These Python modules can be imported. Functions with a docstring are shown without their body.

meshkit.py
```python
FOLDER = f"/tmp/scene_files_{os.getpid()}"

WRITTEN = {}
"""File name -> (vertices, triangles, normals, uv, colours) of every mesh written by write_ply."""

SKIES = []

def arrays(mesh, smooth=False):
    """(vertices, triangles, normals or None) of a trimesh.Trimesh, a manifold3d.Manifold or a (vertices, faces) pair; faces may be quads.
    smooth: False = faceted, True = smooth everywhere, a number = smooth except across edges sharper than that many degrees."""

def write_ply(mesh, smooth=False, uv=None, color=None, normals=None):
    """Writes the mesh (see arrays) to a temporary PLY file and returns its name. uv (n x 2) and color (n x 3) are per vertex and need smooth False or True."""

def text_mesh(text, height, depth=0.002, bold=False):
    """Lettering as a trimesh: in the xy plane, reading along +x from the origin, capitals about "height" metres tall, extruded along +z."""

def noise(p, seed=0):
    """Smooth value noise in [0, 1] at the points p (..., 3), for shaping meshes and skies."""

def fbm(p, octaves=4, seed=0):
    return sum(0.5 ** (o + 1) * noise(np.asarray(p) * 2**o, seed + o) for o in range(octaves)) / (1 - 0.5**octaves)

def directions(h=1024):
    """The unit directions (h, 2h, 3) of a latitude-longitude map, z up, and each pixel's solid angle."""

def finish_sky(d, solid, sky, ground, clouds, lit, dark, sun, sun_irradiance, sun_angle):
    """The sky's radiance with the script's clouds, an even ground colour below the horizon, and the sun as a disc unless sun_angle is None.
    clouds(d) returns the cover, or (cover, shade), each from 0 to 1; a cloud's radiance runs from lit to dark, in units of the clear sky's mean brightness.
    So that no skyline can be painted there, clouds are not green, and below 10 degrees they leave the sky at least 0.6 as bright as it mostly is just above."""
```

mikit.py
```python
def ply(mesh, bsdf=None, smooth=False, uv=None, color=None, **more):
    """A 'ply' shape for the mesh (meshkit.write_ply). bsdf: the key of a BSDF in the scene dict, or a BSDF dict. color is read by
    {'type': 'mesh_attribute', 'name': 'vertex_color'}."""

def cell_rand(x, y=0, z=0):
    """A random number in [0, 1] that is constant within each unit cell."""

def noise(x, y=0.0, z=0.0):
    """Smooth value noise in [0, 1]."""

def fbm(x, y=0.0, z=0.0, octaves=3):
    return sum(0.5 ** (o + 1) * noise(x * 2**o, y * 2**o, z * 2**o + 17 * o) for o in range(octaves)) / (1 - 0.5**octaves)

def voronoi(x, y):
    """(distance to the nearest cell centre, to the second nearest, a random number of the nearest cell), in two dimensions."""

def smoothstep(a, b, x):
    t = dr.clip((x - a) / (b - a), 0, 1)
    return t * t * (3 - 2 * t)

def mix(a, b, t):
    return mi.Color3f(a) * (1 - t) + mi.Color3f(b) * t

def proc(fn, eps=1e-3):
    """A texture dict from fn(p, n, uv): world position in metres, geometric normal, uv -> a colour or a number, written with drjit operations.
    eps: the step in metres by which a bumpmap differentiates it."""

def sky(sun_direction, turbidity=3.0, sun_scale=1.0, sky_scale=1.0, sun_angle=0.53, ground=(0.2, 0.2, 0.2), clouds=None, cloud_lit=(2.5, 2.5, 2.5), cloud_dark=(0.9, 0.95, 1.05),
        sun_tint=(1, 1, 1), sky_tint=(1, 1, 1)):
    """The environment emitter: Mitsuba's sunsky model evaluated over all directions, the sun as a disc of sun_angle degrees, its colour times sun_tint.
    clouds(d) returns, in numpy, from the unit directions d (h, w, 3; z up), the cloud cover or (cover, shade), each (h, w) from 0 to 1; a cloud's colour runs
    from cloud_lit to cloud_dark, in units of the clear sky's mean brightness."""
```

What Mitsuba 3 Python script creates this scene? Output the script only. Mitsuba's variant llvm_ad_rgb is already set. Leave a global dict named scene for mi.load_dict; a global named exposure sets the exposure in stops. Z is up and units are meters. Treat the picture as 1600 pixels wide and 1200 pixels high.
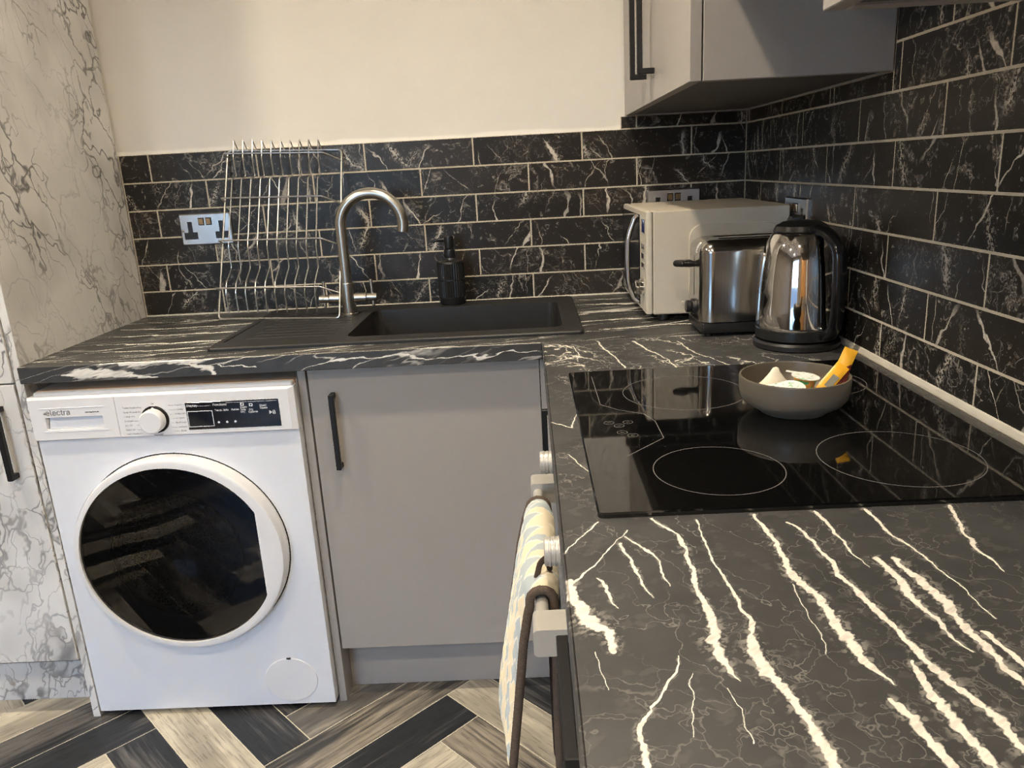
import math, random
import numpy as np, trimesh, drjit as dr, mitsuba as mi, manifold3d as m3, shapely.geometry as sg
import mikit, meshkit
from mikit import noise, fbm, voronoi, cell_rand, smoothstep, mix, proc

random.seed(7); np.random.seed(7)
scene, labels = {'type': 'scene'}, {}
# ------------------------------------------------------------------ camera, daylight, exposure
exposure = 3.2
EYE = np.array([-0.6115315, -2.260574, 1.2728384])
ROWS = np.array([[0.9987118, 0.0063434, -0.0503447], [-0.046712, -0.2725888, -0.960996], [-0.0198194, 0.9621097, -0.2719413]])   # right, down, forward
M = np.eye(4); M[:3, 0] = -ROWS[0]; M[:3, 1] = -ROWS[1]; M[:3, 2] = ROWS[2]; M[:3, 3] = EYE
scene['camera'] = {'type': 'perspective', 'to_world': mi.ScalarTransform4f(M.tolist()), 'fov': math.degrees(2*math.atan(800/1219.147)), 'fov_axis': 'x',
                   'principal_point_offset_x': -13.2/1600, 'principal_point_offset_y': -8.93/1200, 'near_clip': 0.02, 'far_clip': 50.0}
scene['sky'] = mikit.sky((0.1, 0.75, 0.65), turbidity=3.0, sun_scale=0.0, sky_scale=4.3, sky_tint=(0.94, 1.0, 1.09))
LAMP = (17.2, 14.8, 11.5)
DOWNLIGHTS = [(-0.74, -1.05), (-0.74, -2.35), (-2.05, -1.05), (-2.05, -2.35), (-0.9, -3.6), (-2.2, -3.6)]
CEIL = 2.4

# ------------------------------------------------------------------ helpers
used = {}
def K(name):
    n = used.get(name, -1) + 1; used[name] = n
    return name if n == 0 else f'{name}_{n:03d}'
def thing(name, label, cat, group=None):
    k = K(name); labels[k] = {'label': label, 'category': cat}
    if group: labels[k]['group'] = group
    return k
def struct(name):
    k = K(name); labels[k] = {'kind': 'structure'}; return k
def put(key, mesh, mat, smooth=35, **kw):
    scene[key] = mikit.ply(mesh, mat, smooth, **kw); return key
def part(parent, name, mesh, mat, smooth=35, label=None, **kw):
    k = K(parent + '__' + name); put(k, mesh, mat, smooth, **kw)
    if label: labels[k] = {'label': label}
    return k
def cat(*ms): return trimesh.util.concatenate([m for m in ms])
def hull(p): return trimesh.convex.convex_hull(np.asarray(p, float))
def box(x0, x1, y0, y1, z0, z1, c=0.001):
    if c <= 0: 
        return trimesh.creation.box(bounds=[[min(x0,x1), min(y0,y1), min(z0,z1)], [max(x0,x1), max(y0,y1), max(z0,z1)]])
    x0, x1 = min(x0, x1), max(x0, x1); y0, y1 = min(y0, y1), max(y0, y1); z0, z1 = min(z0, z1), max(z0, z1)
    c = min(c, (x1-x0)*.45, (y1-y0)*.45, (z1-z0)*.45); p = []
    for x, sx in ((x0, 1), (x1, -1)):
        for y, sy in ((y0, 1), (y1, -1)):
            for z, sz in ((z0, 1), (z1, -1)):
                p += [(x, y+sy*c, z+sz*c), (x+sx*c, y, z+sz*c), (x+sx*c, y+sy*c, z)]
    return hull(p)
def orient(m, axis):
    v = m.vertices.copy()
    if axis == 'y': m.vertices = np.stack([v[:, 0], -v[:, 2], v[:, 1]], 1)          # polygon (x,z), extruded towards -y
    elif axis == 'x': m.vertices = np.stack([v[:, 2], v[:, 0], v[:, 1]], 1)        # polygon (y,z), extruded towards +x
    return m
def prism(poly, a0, a1, axis='z'):
    m = trimesh.creation.extrude_polygon(poly, abs(a1-a0), engine='earcut')
    m.apply_translation([0, 0, min(a0, a1) if axis != 'y' else -max(a0, a1)])
    return orient(m, axis)
def plate(poly, a0, a1, axis='z', c=0.001):
    """convex polygon with a chamfered far (a1) edge"""
    o = np.array(poly.exterior.coords)[:-1]; i = np.array(poly.buffer(-c).exterior.coords)[:-1]
    s = 1 if a1 > a0 else -1
    P = [(*q, a0) for q in o] + [(*q, a1-s*c) for q in o] + [(*q, a1) for q in i]
    P = np.array(P)
    P = {'z': P, 'y': P[:, [0, 2, 1]], 'x': P[:, [2, 0, 1]]}[axis]
    return hull(P)
def rrect(x0, x1, y0, y1, r, n=5): return sg.box(x0+r, y0+r, x1-r, y1-r).buffer(r, quad_segs=n)
def ellipse_poly(cx, cy, rx, ry=None, n=64):
    t = np.linspace(0, 2*np.pi, n, endpoint=False); return sg.Polygon(np.stack([cx+rx*np.cos(t), cy+(ry or rx)*np.sin(t)], 1))
def tube(P, r, n=10, closed=False, flat=1.0, up=None):
    P = np.asarray(P, float); N = len(P)
    T = np.roll(P, -1, 0)-np.roll(P, 1, 0) if closed else np.gradient(P, axis=0)
    T /= np.linalg.norm(T, axis=1, keepdims=True)
    a = np.array(up if up is not None else ([0, 0, 1.] if abs(T[0, 2]) < .9 else [1., 0, 0])); A = []
    for t in T:
        a = a - t*np.dot(a, t); a /= np.linalg.norm(a); A.append(a)
    A = np.array(A); Bn = np.cross(T, A); th = np.arange(n)*2*np.pi/n
    r = np.broadcast_to(r, (N,))[:, None, None]
    V = (P[:, None]+r*(np.cos(th)[None, :, None]*A[:, None]*flat+np.sin(th)[None, :, None]*Bn[:, None])).reshape(-1, 3)
    F = []
    for i in range(N if closed else N-1):
        j = (i+1) % N
        for k in range(n):
            l = (k+1) % n; F += [[i*n+k, j*n+k, j*n+l], [i*n+k, j*n+l, i*n+l]]
    V = V.tolist()
    if not closed:
        V += [P[0].tolist(), P[-1].tolist()]; c0, c1 = N*n, N*n+1
        for k in range(n):
            l = (k+1) % n; F += [[c0, k, l], [c1, (N-1)*n+l, (N-1)*n+k]]
    m = trimesh.Trimesh(V, F, process=False)
    if m.volume < 0: m.invert()
    return m
def lathe(prof, n=64, c=(0, 0, 0)):
    P = np.asarray(prof, float); th = np.arange(n)*2*np.pi/n; V, F = [], []; idx = []
    for r, z in P:
        if r < 1e-7: idx.append([len(V)]*n); V.append((0, 0, z))
        else: idx.append(list(range(len(V), len(V)+n))); V += [(r*math.cos(t), r*math.sin(t), z) for t in th]
    for i in range(len(P)-1):
        for k in range(n):
            l = (k+1) % n; a, b, d, e = idx[i][k], idx[i][l], idx[i+1][l], idx[i+1][k]
            if a != b: F.append([a, b, d])
            if d != e: F.append([a, d, e])
    m = trimesh.Trimesh(np.array(V)+np.array(c), F, process=False)
    if m.volume < 0: m.invert()
    return m
def cyl(p0, p1, r, n=24, c=0.0008):
    p0, p1 = np.array(p0, float), np.array(p1, float); L = np.linalg.norm(p1-p0); d = (p1-p0)/L
    c = min(c, r*.4, L*.4)
    m = lathe([(0, 0), (r-c, 0), (r, c), (r, L-c), (r-c, L), (0, L)], n)
    m.apply_transform(trimesh.geometry.align_vectors([0, 0, 1], d)); m.apply_translation(p0); return m
def man(m): return m3.Manifold(m3.Mesh(np.asarray(m.vertices, np.float32), np.asarray(m.faces, np.uint32)))
def tri(M_): q = M_.to_mesh(); return trimesh.Trimesh(q.vert_properties[:, :3], q.tri_verts, process=False)
def ball(c, r, n=2):
    m = trimesh.creation.icosphere(n, r); m.apply_translation(c); return m
def arc(c, r, a0, a1, n, u, v):
    t = np.radians(np.linspace(a0, a1, n)); c, u, v = map(lambda q: np.array(q, float), (c, u, v))
    return c+r*(np.cos(t)[:, None]*u+np.sin(t)[:, None]*v)
def words(txt, h, x, z, y, bold=False, depth=.0006):
    """lettering on a face that looks towards -y"""
    m = meshkit.text_mesh(txt, h, depth, bold); v = m.vertices
    m.vertices = np.stack([x+v[:, 0], y-v[:, 2], z+v[:, 1]], 1); return m

# ------------------------------------------------------------------ materials
def mat(key, col, rough=.5, metal=0., spec=.5, **kw):
    b = {'type': 'principled', 'base_color': col if isinstance(col, dict) else {'type': 'rgb', 'value': list(col)}, 'roughness': rough, 'metallic': metal, 'specular': spec}
    b.update(kw); scene[key] = b; return key
def srgb(*c): return tuple(((x/255+.055)/1.055)**2.4 if x > 10 else x/255/12.92 for x in c)

def tile_col(p, n, uv):
    right = dr.abs(n.x) > .5
    a = dr.select(right, -p.y, -p.x); z = p.z
    row = dr.floor((z-.905)/.0765); odd = row-2*dr.floor(row/2)
    col = dr.floor(a/.302+.5*odd)
    w = dr.select(right, 31., 0.)
    R = lambda i: cell_rand(col, row, i+w)
    x, y = a+R(1)*40, z+R(2)*40
    u, v_ = a-(col-.5*odd)*.302, z-.905-row*.0765
    j1, j2 = fbm(x*70, y*70, 3., 3)-.5, fbm(x*26, y*26, 9., 2)-.5
    jag = j1*.010+j2*.022
    grit = fbm(x*330, y*330, 2., 2)
    v = mi.Float(0)
    for i in range(6):
        ang = (R(10+i)-.5)*1.7; c, s_ = dr.cos(ang), dr.sin(ang)
        du, dv = u-R(20+i)*.302, v_-R(30+i)*.0765
        d = dr.abs(du*c+dv*s_+jag*(1 if i % 2 else -1)); al = dv*c-du*s_
        wd = (.0006+.0052*R(40+i)*R(50+i)*R(50+i))*(.25+1.4*noise(al*45+7*i, R(40+i)*9))
        on = smoothstep(.06, .025, dr.abs(al-(R(60+i)-.5)*.05))*smoothstep(.15, .35, R(70+i))
        v = dr.maximum(v, (1-smoothstep(wd*.5, wd*1.25, d))*on*(.5+.6*R(80+i)))
        v = dr.maximum(v, (1-smoothstep(0., .016, d))*on*smoothstep(.72, .85, R(90+i))*smoothstep(.5, .6, grit)*.6)
    f1, f2, _ = voronoi(x*32+j2*2.2+j1*1.6, y*34+j1*2.2)
    m = smoothstep(.6, .74, noise(x*13, y*17, 5.))
    v = dr.maximum(v, (1-smoothstep(.01, .06, f2-f1))*m*.3)
    f1, f2, _ = voronoi(x*85+j1*6, y*85+j2*6)
    m2 = smoothstep(.76, .9, noise(x*15+4+j2*6, y*26+j1*6, 11.))
    v = dr.maximum(v, (1-smoothstep(.02, .2, f2-f1))*m2*.55)
    v = dr.maximum(v, m2*.10); v = dr.maximum(v, smoothstep(.90, .96, noise(x*190, y*190, 8.))*.15)
    tone = .7+.6*fbm(x*9, y*9, 30., 2)
    base = mix((.0125, .0112, .0095), (.026, .021, .0165), R(3))*tone
    return mix(base, (.60, .545, .47), dr.clip(v*(.6+.75*grit), 0, 1))
mat('mat_tile', proc(tile_col), .33, spec=.3)

VEINS = [
 [(-.495,-1.505,1.6),(-.475,-1.542,2.2),(-.474,-1.609,2.4),(-.478,-1.651,3),(-.476,-1.693,4.5),(-.482,-1.726,5.5),(-.48,-1.756,4),(-.474,-1.774,.5)],
 [(-.45,-1.506,1),(-.452,-1.594,1.4),(-.447,-1.672,1.6),(-.446,-1.699,2),(-.455,-1.743,6.5),(-.451,-1.769,6),(-.444,-1.805,4),(-.44,-1.834,4),(-.438,-1.9,5)],
 [(-.39,-1.5,2.5),(-.384,-1.57,3),(-.389,-1.632,3.5),(-.379,-1.677,4.5),(-.38,-1.729,5.5),(-.379,-1.759,4),(-.369,-1.787,1)],
 [(-.359,-1.522,1.5),(-.347,-1.573,2.2),(-.349,-1.633,2.6),(-.342,-1.676,3.2),(-.334,-1.728,3.6),(-.332,-1.766,4),(-.325,-1.796,4),(-.317,-1.824,4),(-.318,-1.9,5)],
 [(-.325,-1.5,2.6),(-.319,-1.543,2.2),(-.324,-1.575,1.4),(-.317,-1.622,.5)],
 [(-.303,-1.609,4),(-.302,-1.66,5),(-.302,-1.701,3.5),(-.298,-1.752,1)],
 [(-.286,-1.608,3.5),(-.285,-1.656,5),(-.28,-1.685,4.5),(-.282,-1.716,4),(-.283,-1.758,3.5),(-.278,-1.84,3)],
 [(-.271,-1.5,2.5),(-.271,-1.555,2),(-.263,-1.602,1.3),(-.257,-1.661,.8),(-.255,-1.709,.6)],
 [(-.185,-1.5,2.5),(-.199,-1.562,2.2),(-.206,-1.604,2),(-.206,-1.637,.8)],
 [(-.588,-1.625,4),(-.586,-1.657,5.5),(-.576,-1.694,9),(-.563,-1.706,6),(-.56,-1.734,2.5)],
 [(-.529,-1.537,1),(-.506,-1.583,1.3),(-.502,-1.644,.5)], [(-.534,-1.556,2),(-.528,-1.604,2),(-.518,-1.657,.5)], [(-.563,-1.623,1.3),(-.551,-1.671,1)],
 [(-.553,-1.503,.9),(-.591,-1.572,.9)], [(-.524,-1.524,.6),(-.567,-1.601,1),(-.587,-1.632,2)],
 [(-.511,-1.741,.6),(-.519,-1.761,1),(-.542,-1.799,1.3),(-.551,-1.817,2),(-.553,-1.833,2.4),(-.553,-1.9,3.2)],
 [(-.378,-1.803,3),(-.371,-1.821,4),(-.371,-1.843,3.6),(-.372,-1.9,3)],
 [(-.343,-1.762,2.4),(-.347,-1.795,3.4),(-.346,-1.828,5),(-.346,-1.92,5)],
 [(-.273,-1.729,2.5),(-.265,-1.8,3)], [(-.576,-1.735,.5),(-.569,-1.782,.4)], [(-.506,-1.765,.4),(-.52,-1.83,.4)], [(-.485,-1.783,.4),(-.482,-1.84,.4)],
 [(-.394,-1.647,.5),(-.397,-1.707,.4),(-.402,-1.75,.4)],
 [(-.475,-.62,1.6),(-.468,-.70,2.2),(-.452,-.78,1.4),(-.445,-.86,1.8)], [(-.40,-.64,3),(-.385,-.72,2.6),(-.36,-.80,1),(-.352,-.88,2)],
 [(-.53,-.66,.8),(-.523,-.74,.9),(-.529,-.80,.5)], [(-.31,-.66,1.2),(-.30,-.76,1.6),(-.27,-.84,1),(-.25,-.89,1.5)], [(-.575,-1.30,.9),(-.548,-1.37,.7)], [(-.592,-1.16,.8),(-.562,-1.19,1.4),(-.552,-1.13,.6)],
]
def ridge_net(x, y, sx, sy, wx, wy, k, width):
    return 1-smoothstep(width*.25, width, dr.abs(noise(x*sx+wx, y*sy+wy, k)-.5))
def polyline(veins, x, y, scale=1.0):
    """distance to the nearest vein in units of its half width"""
    acc = mi.Float(1e3)
    for pl in veins:
        for (x0, y0, w0), (x1, y1, w1) in zip(pl[:-1], pl[1:]):
            dx, dy = x1-x0, y1-y0; L2 = dx*dx+dy*dy
            t = dr.clip(((x-x0)*dx+(y-y0)*dy)/L2, 0, 1)
            d = dr.sqrt(dr.square(x-x0-t*dx)+dr.square(y-y0-t*dy))
            acc = dr.minimum(acc, d/((w0+(w1-w0)*t)*.001*scale))
    return acc
def stone_right(p, n, uv):
    a, b = .83*p.x+.56*p.y, .83*p.y-.56*p.x
    q1, q2 = fbm(a*48, b*48, 1., 4)-.5, fbm(a*48, b*48, 6., 4)-.5
    fine = fbm(a*170, b*260, 2., 3); streak = fbm(a*60, b*310, 12., 3)
    x, y = p.x+q1*.009, p.y+q2*.012-(.91-p.z)
    e = polyline(VEINS, x, y)
    v = (1-smoothstep(.55, 1.06, e+(fine-.5)*1.0+(streak-.5)*.9))*(.62+.75*streak)
    v = dr.maximum(v, (1-smoothstep(.8, 3.2, e))*smoothstep(.52, .70, fine)*.24)
    wx, wy = q1, q2
    far = smoothstep(-.98, -.82, p.y)
    m = smoothstep(.40, .62, fbm(a*8, b*8, 19., 2))
    f1, f2, _ = voronoi(p.x*17+p.y*7+wx*.9, p.y*6.5+wy*.9)
    v = dr.maximum(v, (1-smoothstep(.0, .03+.11*far*fine, f2-f1))*(.16+.75*far)*m)
    f1, f2, _ = voronoi(a*31+wx*1.2, b*31+wy*1.2)
    v = dr.maximum(v, (1-smoothstep(.0, .055, f2-f1))*(.10+.3*far)*smoothstep(.45, .66, fbm(a*9+3, b*9, 23., 2)))
    v = dr.maximum(v, smoothstep(.63, .78, fbm(a*62, b*88, 31., 3))*.025)
    base = mix((.030, .0302, .031), (.052, .0518, .052), fbm(a*26, b*26, 8., 4))
    return mix(base, (.70, .66, .585), dr.clip(v, 0, 1))
mat('mat_stone_right', proc(stone_right), .42, spec=.45)
VEINS_B = [[(-1.56, -.611, 1.6), (-1.47, -.612, 3.2), (-1.36, -.611, 4), (-1.29, -.606, 2), (-1.24, -.60, .8)], [(-1.65, -.638, 1.5), (-1.61, -.626, 5), (-1.56, -.628, 6), (-1.50, -.634, 4), (-1.44, -.643, 1.5)],
           [(-1.37, -.616, 2), (-1.34, -.63, 6), (-1.31, -.645, 3)], [(-1.30, -.632, .8), (-1.22, -.638, 1)], [(-1.08, -.637, .8), (-1.03, -.630, 1.1), (-.95, -.634, .8), (-.89, -.628, 1.3), (-.82, -.633, 1), (-.74, -.636, 1.3), (-.66, -.631, .7), (-.60, -.636, .6)],
           [(-1.74, -.565, .8), (-1.60, -.585, .9), (-1.45, -.59, .7)], [(-1.72, -.20, 1.5), (-1.58, -.215, 4), (-1.40, -.205, 3), (-1.30, -.2, 1)], [(-1.70, -.30, 1), (-1.55, -.31, 3.5), (-1.40, -.30, 3), (-1.28, -.30, 2)],
           [(-1.68, -.40, 1), (-1.52, -.415, 3.5), (-1.38, -.41, 3), (-1.30, -.40, 2)], [(-1.66, -.49, .8), (-1.52, -.495, 2.5), (-1.36, -.48, 2.5)], [(-1.71, -.11, 1), (-1.5, -.12, 3.5), (-1.3, -.11, 1.5)], [(-1.55, -.54, 1), (-1.38, -.53, 2)],
           [(-.49, -.16, 1.5), (-.38, -.17, 4), (-.22, -.165, 3)], [(-.49, -.28, 1), (-.40, -.275, 3), (-.28, -.28, 1.5)], [(-.50, -.40, 1), (-.38, -.39, 3), (-.2, -.4, 2)], [(-.46, -.50, 1), (-.3, -.48, 3), (-.15, -.5, 2)], [(-.49, -.07, 1), (-.36, -.08, 2.5)]]
def stone_back(p, n, uv):
    y = p.y+(p.z-.91)
    a, b = .97*p.x+.24*y, .97*y-.24*p.x
    q1, q2 = fbm(a*13, b*44, 1., 4)-.5, fbm(a*13, b*44, 6., 4)-.5
    fine = fbm(a*46, b*240, 2., 3)
    e = polyline(VEINS_B, p.x+q2*.02, y+q1*.030, 1.5)
    v = (1-smoothstep(.5, 1.25, e+(fine-.5)*2.0))*(.5+.9*fine)
    s = fbm(a*2.2+q2*.4, b*24+q1*1.0, 3., 2)
    m = smoothstep(.40, .64, fbm(a*4, b*11, 7., 2))
    v = dr.maximum(v, (1-smoothstep(.0, .028, dr.abs(s-.5)))*(.12+.7*m)*(.3+1.1*fine))
    s = fbm(a*3.4+9+q1*.4, b*52+q2*1.2, 13., 2)
    v = dr.maximum(v, (1-smoothstep(.0, .03, dr.abs(s-.52)))*.4*smoothstep(.45, .62, fbm(a*5+2, b*13, 17., 2)))
    base = mix((.026, .026, .0265), (.050, .0495, .048), fbm(a*26, b*40, 8., 4))
    return mix(base, (.74, .715, .655), dr.clip(v, 0, 1))
mat('mat_stone_back', proc(stone_back), .4, spec=.45)

def white_marble(p, n, uv):
    side = dr.abs(n.x) > .5
    a, z = dr.select(side, p.y+7, p.x), p.z
    c, d = a*.93+z*.36*dr.select(side, 1., -1.), z*.93-a*.36*dr.select(side, 1., -1.)
    q1, q2 = fbm(c*15, d*12, 1., 4)-.5, fbm(c*15, d*12, 5., 4)-.5
    m = smoothstep(.32, .66, fbm(c*5.5, d*3.4, 7., 2))
    f1, f2, _ = voronoi(c*12.5+q1*1.5, d*6.5+q2*1.5)
    v = (1-smoothstep(.0, .04+.07*m, f2-f1))*(.24+.76*m)
    r = dr.abs(fbm(c*8.5+q1*.5, d*4.4+q2*.5, 3., 5)-.5)
    v = dr.maximum(v, (1-smoothstep(.0, .019, r))*(.26+.74*m))
    r2 = dr.abs(fbm(c*17+q2*.6, d*9+q1*.6, 13., 4)-.5)
    v = dr.maximum(v, (1-smoothstep(.0, .02, r2))*(.08+.72*m))
    v = dr.maximum(v, (1-smoothstep(.0, .05, r))*.16*m)
    base = mix((.71, .70, .675), (.585, .575, .555), smoothstep(.35, .75, fbm(c*8, d*6, 10., 3)))
    return mix(base, (.12, .12, .125), dr.clip(v, 0, 1)*.88)
mat('mat_white_marble', proc(white_marble), .3, spec=.4)

def plank_fn(kind, sgn):
    def f(p, n, uv):
        s, t = (p.x+p.y)*.7071, (p.x-p.y)*.7071
        al, ac = (s, t) if sgn > 0 else (t, s)
        big = fbm(al*2.2, ac*17, 3.+kind, 3); g = fbm(al*9, ac*150, 7., 3); g2 = fbm(al*26, ac*60, 2., 2)
        pore = smoothstep(.66, .8, noise(al*30, ac*420, 5.))
        a, b, lo, hi = [((.022, .024, .028), (.115, .11, .105), .48, .78), ((.045, .044, .043), (.30, .265, .215), .46, .74), ((.60, .55, .44), (.33, .30, .245), .42, .74),
                        ((.33, .30, .25), (.10, .095, .09), .42, .72)][kind]
        c = mix(a, b, smoothstep(lo, hi, big*.72+g*.33))
        return c*(.72+.55*g2*.5+.28*g)*(1-.25*pore)
    return f
for kind, nm in enumerate(('dark', 'streaky', 'light', 'grey')):
    for sgn in (1, -1): mat(f'mat_plank_{nm}_{"a" if sgn > 0 else "b"}', proc(plank_fn(kind, sgn)), .42, spec=.4)

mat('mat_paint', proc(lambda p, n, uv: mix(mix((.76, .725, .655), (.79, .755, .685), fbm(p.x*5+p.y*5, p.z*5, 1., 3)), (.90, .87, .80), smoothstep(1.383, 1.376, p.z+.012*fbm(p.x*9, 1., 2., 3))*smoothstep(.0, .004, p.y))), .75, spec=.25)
mat('mat_paint_dimmed', (.23, .20, .17), .75, spec=.25)  # unseen walls: dimness of the room put into the colour, less bounce
mat('mat_ceiling', (.82, .80, .76), .8, spec=.2)
mat('mat_grout', proc(lambda p, n, uv: mix((.44, .39, .31), (.56, .50, .40), fbm(p.x*60, p.y*60, p.z*60, 2))), .8, spec=.2)
mat('mat_floor_joint', (.60, .56, .47), .6, spec=.3)
mat('mat_sealant', proc(lambda p, n, uv: mix((.50, .47, .40), (.66, .62, .53), fbm(p.x*40, p.y*40, 2., 2))), .5, spec=.4)
mat('mat_cabinet', (.315, .292, .268), .36, spec=.4)
mat('mat_carcass', (.20, .187, .175), .5, spec=.35)
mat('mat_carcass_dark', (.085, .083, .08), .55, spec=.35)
mat('mat_black_metal', (.009, .009, .0095), .42, spec=.28)
mat('mat_black_plastic', (.012, .012, .012), .3, spec=.5)
mat('mat_soft_black', (.010, .010, .0105), .36, spec=.5)
mat('mat_gloss_black', (.006, .006, .007), .08, spec=.5)
mat('mat_white_enamel', (.69, .71, .75), .28, spec=.5)
mat('mat_white_plastic', (.70, .70, .71), .35, spec=.5)
mat('mat_tan_panel', (.86, .66, .48), .5, spec=.3)
mat('mat_sticker', (.78, .78, .74), .5)
mat('mat_print_grey', (.16, .16, .17), .6, spec=.2)
mat('mat_print_white', (.62, .64, .68), .6, spec=.2)
mat('mat_screen', (.004, .006, .010), .06, spec=.5)
mat('mat_blue_screen', (.01, .02, .10), .1, spec=.5)
mat('mat_sink', proc(lambda p, n, uv: mix((.012, .0117, .0115), (.021, .0205, .020), noise(p.x*700, p.y*700, p.z*700))), .46, spec=.35)
mat('mat_brushed', proc(lambda p, n, uv: mix((.50, .47, .41), (.60, .565, .50), fbm(p.x*40, p.y*40, p.z*900, 2))), .28, 1.)
mat('mat_brushed_end', proc(lambda p, n, uv: mix((.46, .44, .40), (.58, .555, .515), fbm(p.y*700+p.x*300, p.z*10, 1., 2))), .15, 1.)
mat('mat_chrome', (.78, .77, .75), .07, 1.)
mat('mat_wire', (.82, .81, .78), .25, 1.)
mat('mat_steel_plate', (.66, .67, .69), .27, 1.)
mat('mat_kettle', (.74, .72, .69), .055, 1.)
mat('mat_drum', proc(lambda p, n, uv: mix((.5, .5, .5), (.03, .03, .03), 1-smoothstep(.22, .3, voronoi(p.x*130+p.y*40, p.z*130+p.y*90)[0]))), .22, 1.)
mat('mat_beige', (.50, .45, .365), .34, spec=.5)
mat('mat_beige_light', (.56, .51, .42), .3, spec=.5)
mat('mat_copper', (.72, .55, .36), .2, 1.)
mat('mat_hob', (.0022, .0022, .0023), .012, spec=.85)
mat('mat_hob_print', (.13, .125, .12), .4, spec=.3)
mat('mat_bowl', (.118, .102, .078), .33, spec=.45)
mat('mat_oven_silver', (.50, .48, .435), .42, .4)
mat('mat_oven_glass', (.006, .006, .006), .07, spec=.5)
mat('mat_foil', proc(lambda p, n, uv: mix((.78, .79, .75), (.30, .52, .34), smoothstep(.60, .70, fbm(p.x*220, p.y*220, p.z*220, 2)))), .32, spec=.5)
mat('mat_pot', proc(lambda p, n, uv: mix((.74, .38, .09), (.10, .42, .18), smoothstep(.62, .7, noise(p.x*150+3, p.y*150, p.z*150)))), .4)
mat('mat_pot_white', (.80, .76, .66), .4)
mat('mat_cream_paper', proc(lambda p, n, uv: mix((.80, .72, .56), (.60, .66, .20), smoothstep(.62, .7, fbm(p.x*120, p.y*120, p.z*120, 2))*smoothstep(.952, .94, p.z))), .5)
mat('mat_orange', (.80, .40, .025), .35)
mat('mat_dark_red', (.11, .015, .010), .35)
mat('mat_sachet_window', (.22, .21, .17), .3)
mat('mat_binding', proc(lambda p, n, uv: mix((.075, .055, .042), (.12, .09, .07), noise(p.x*500, p.y*500, p.z*500))), .9, spec=.15, sheen=.5)
mat('mat_oak', proc(lambda p, n, uv: mix((.42, .20, .06), (.55, .29, .10), fbm(p.x*40, 1., p.z*3, 3))), .4)
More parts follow.
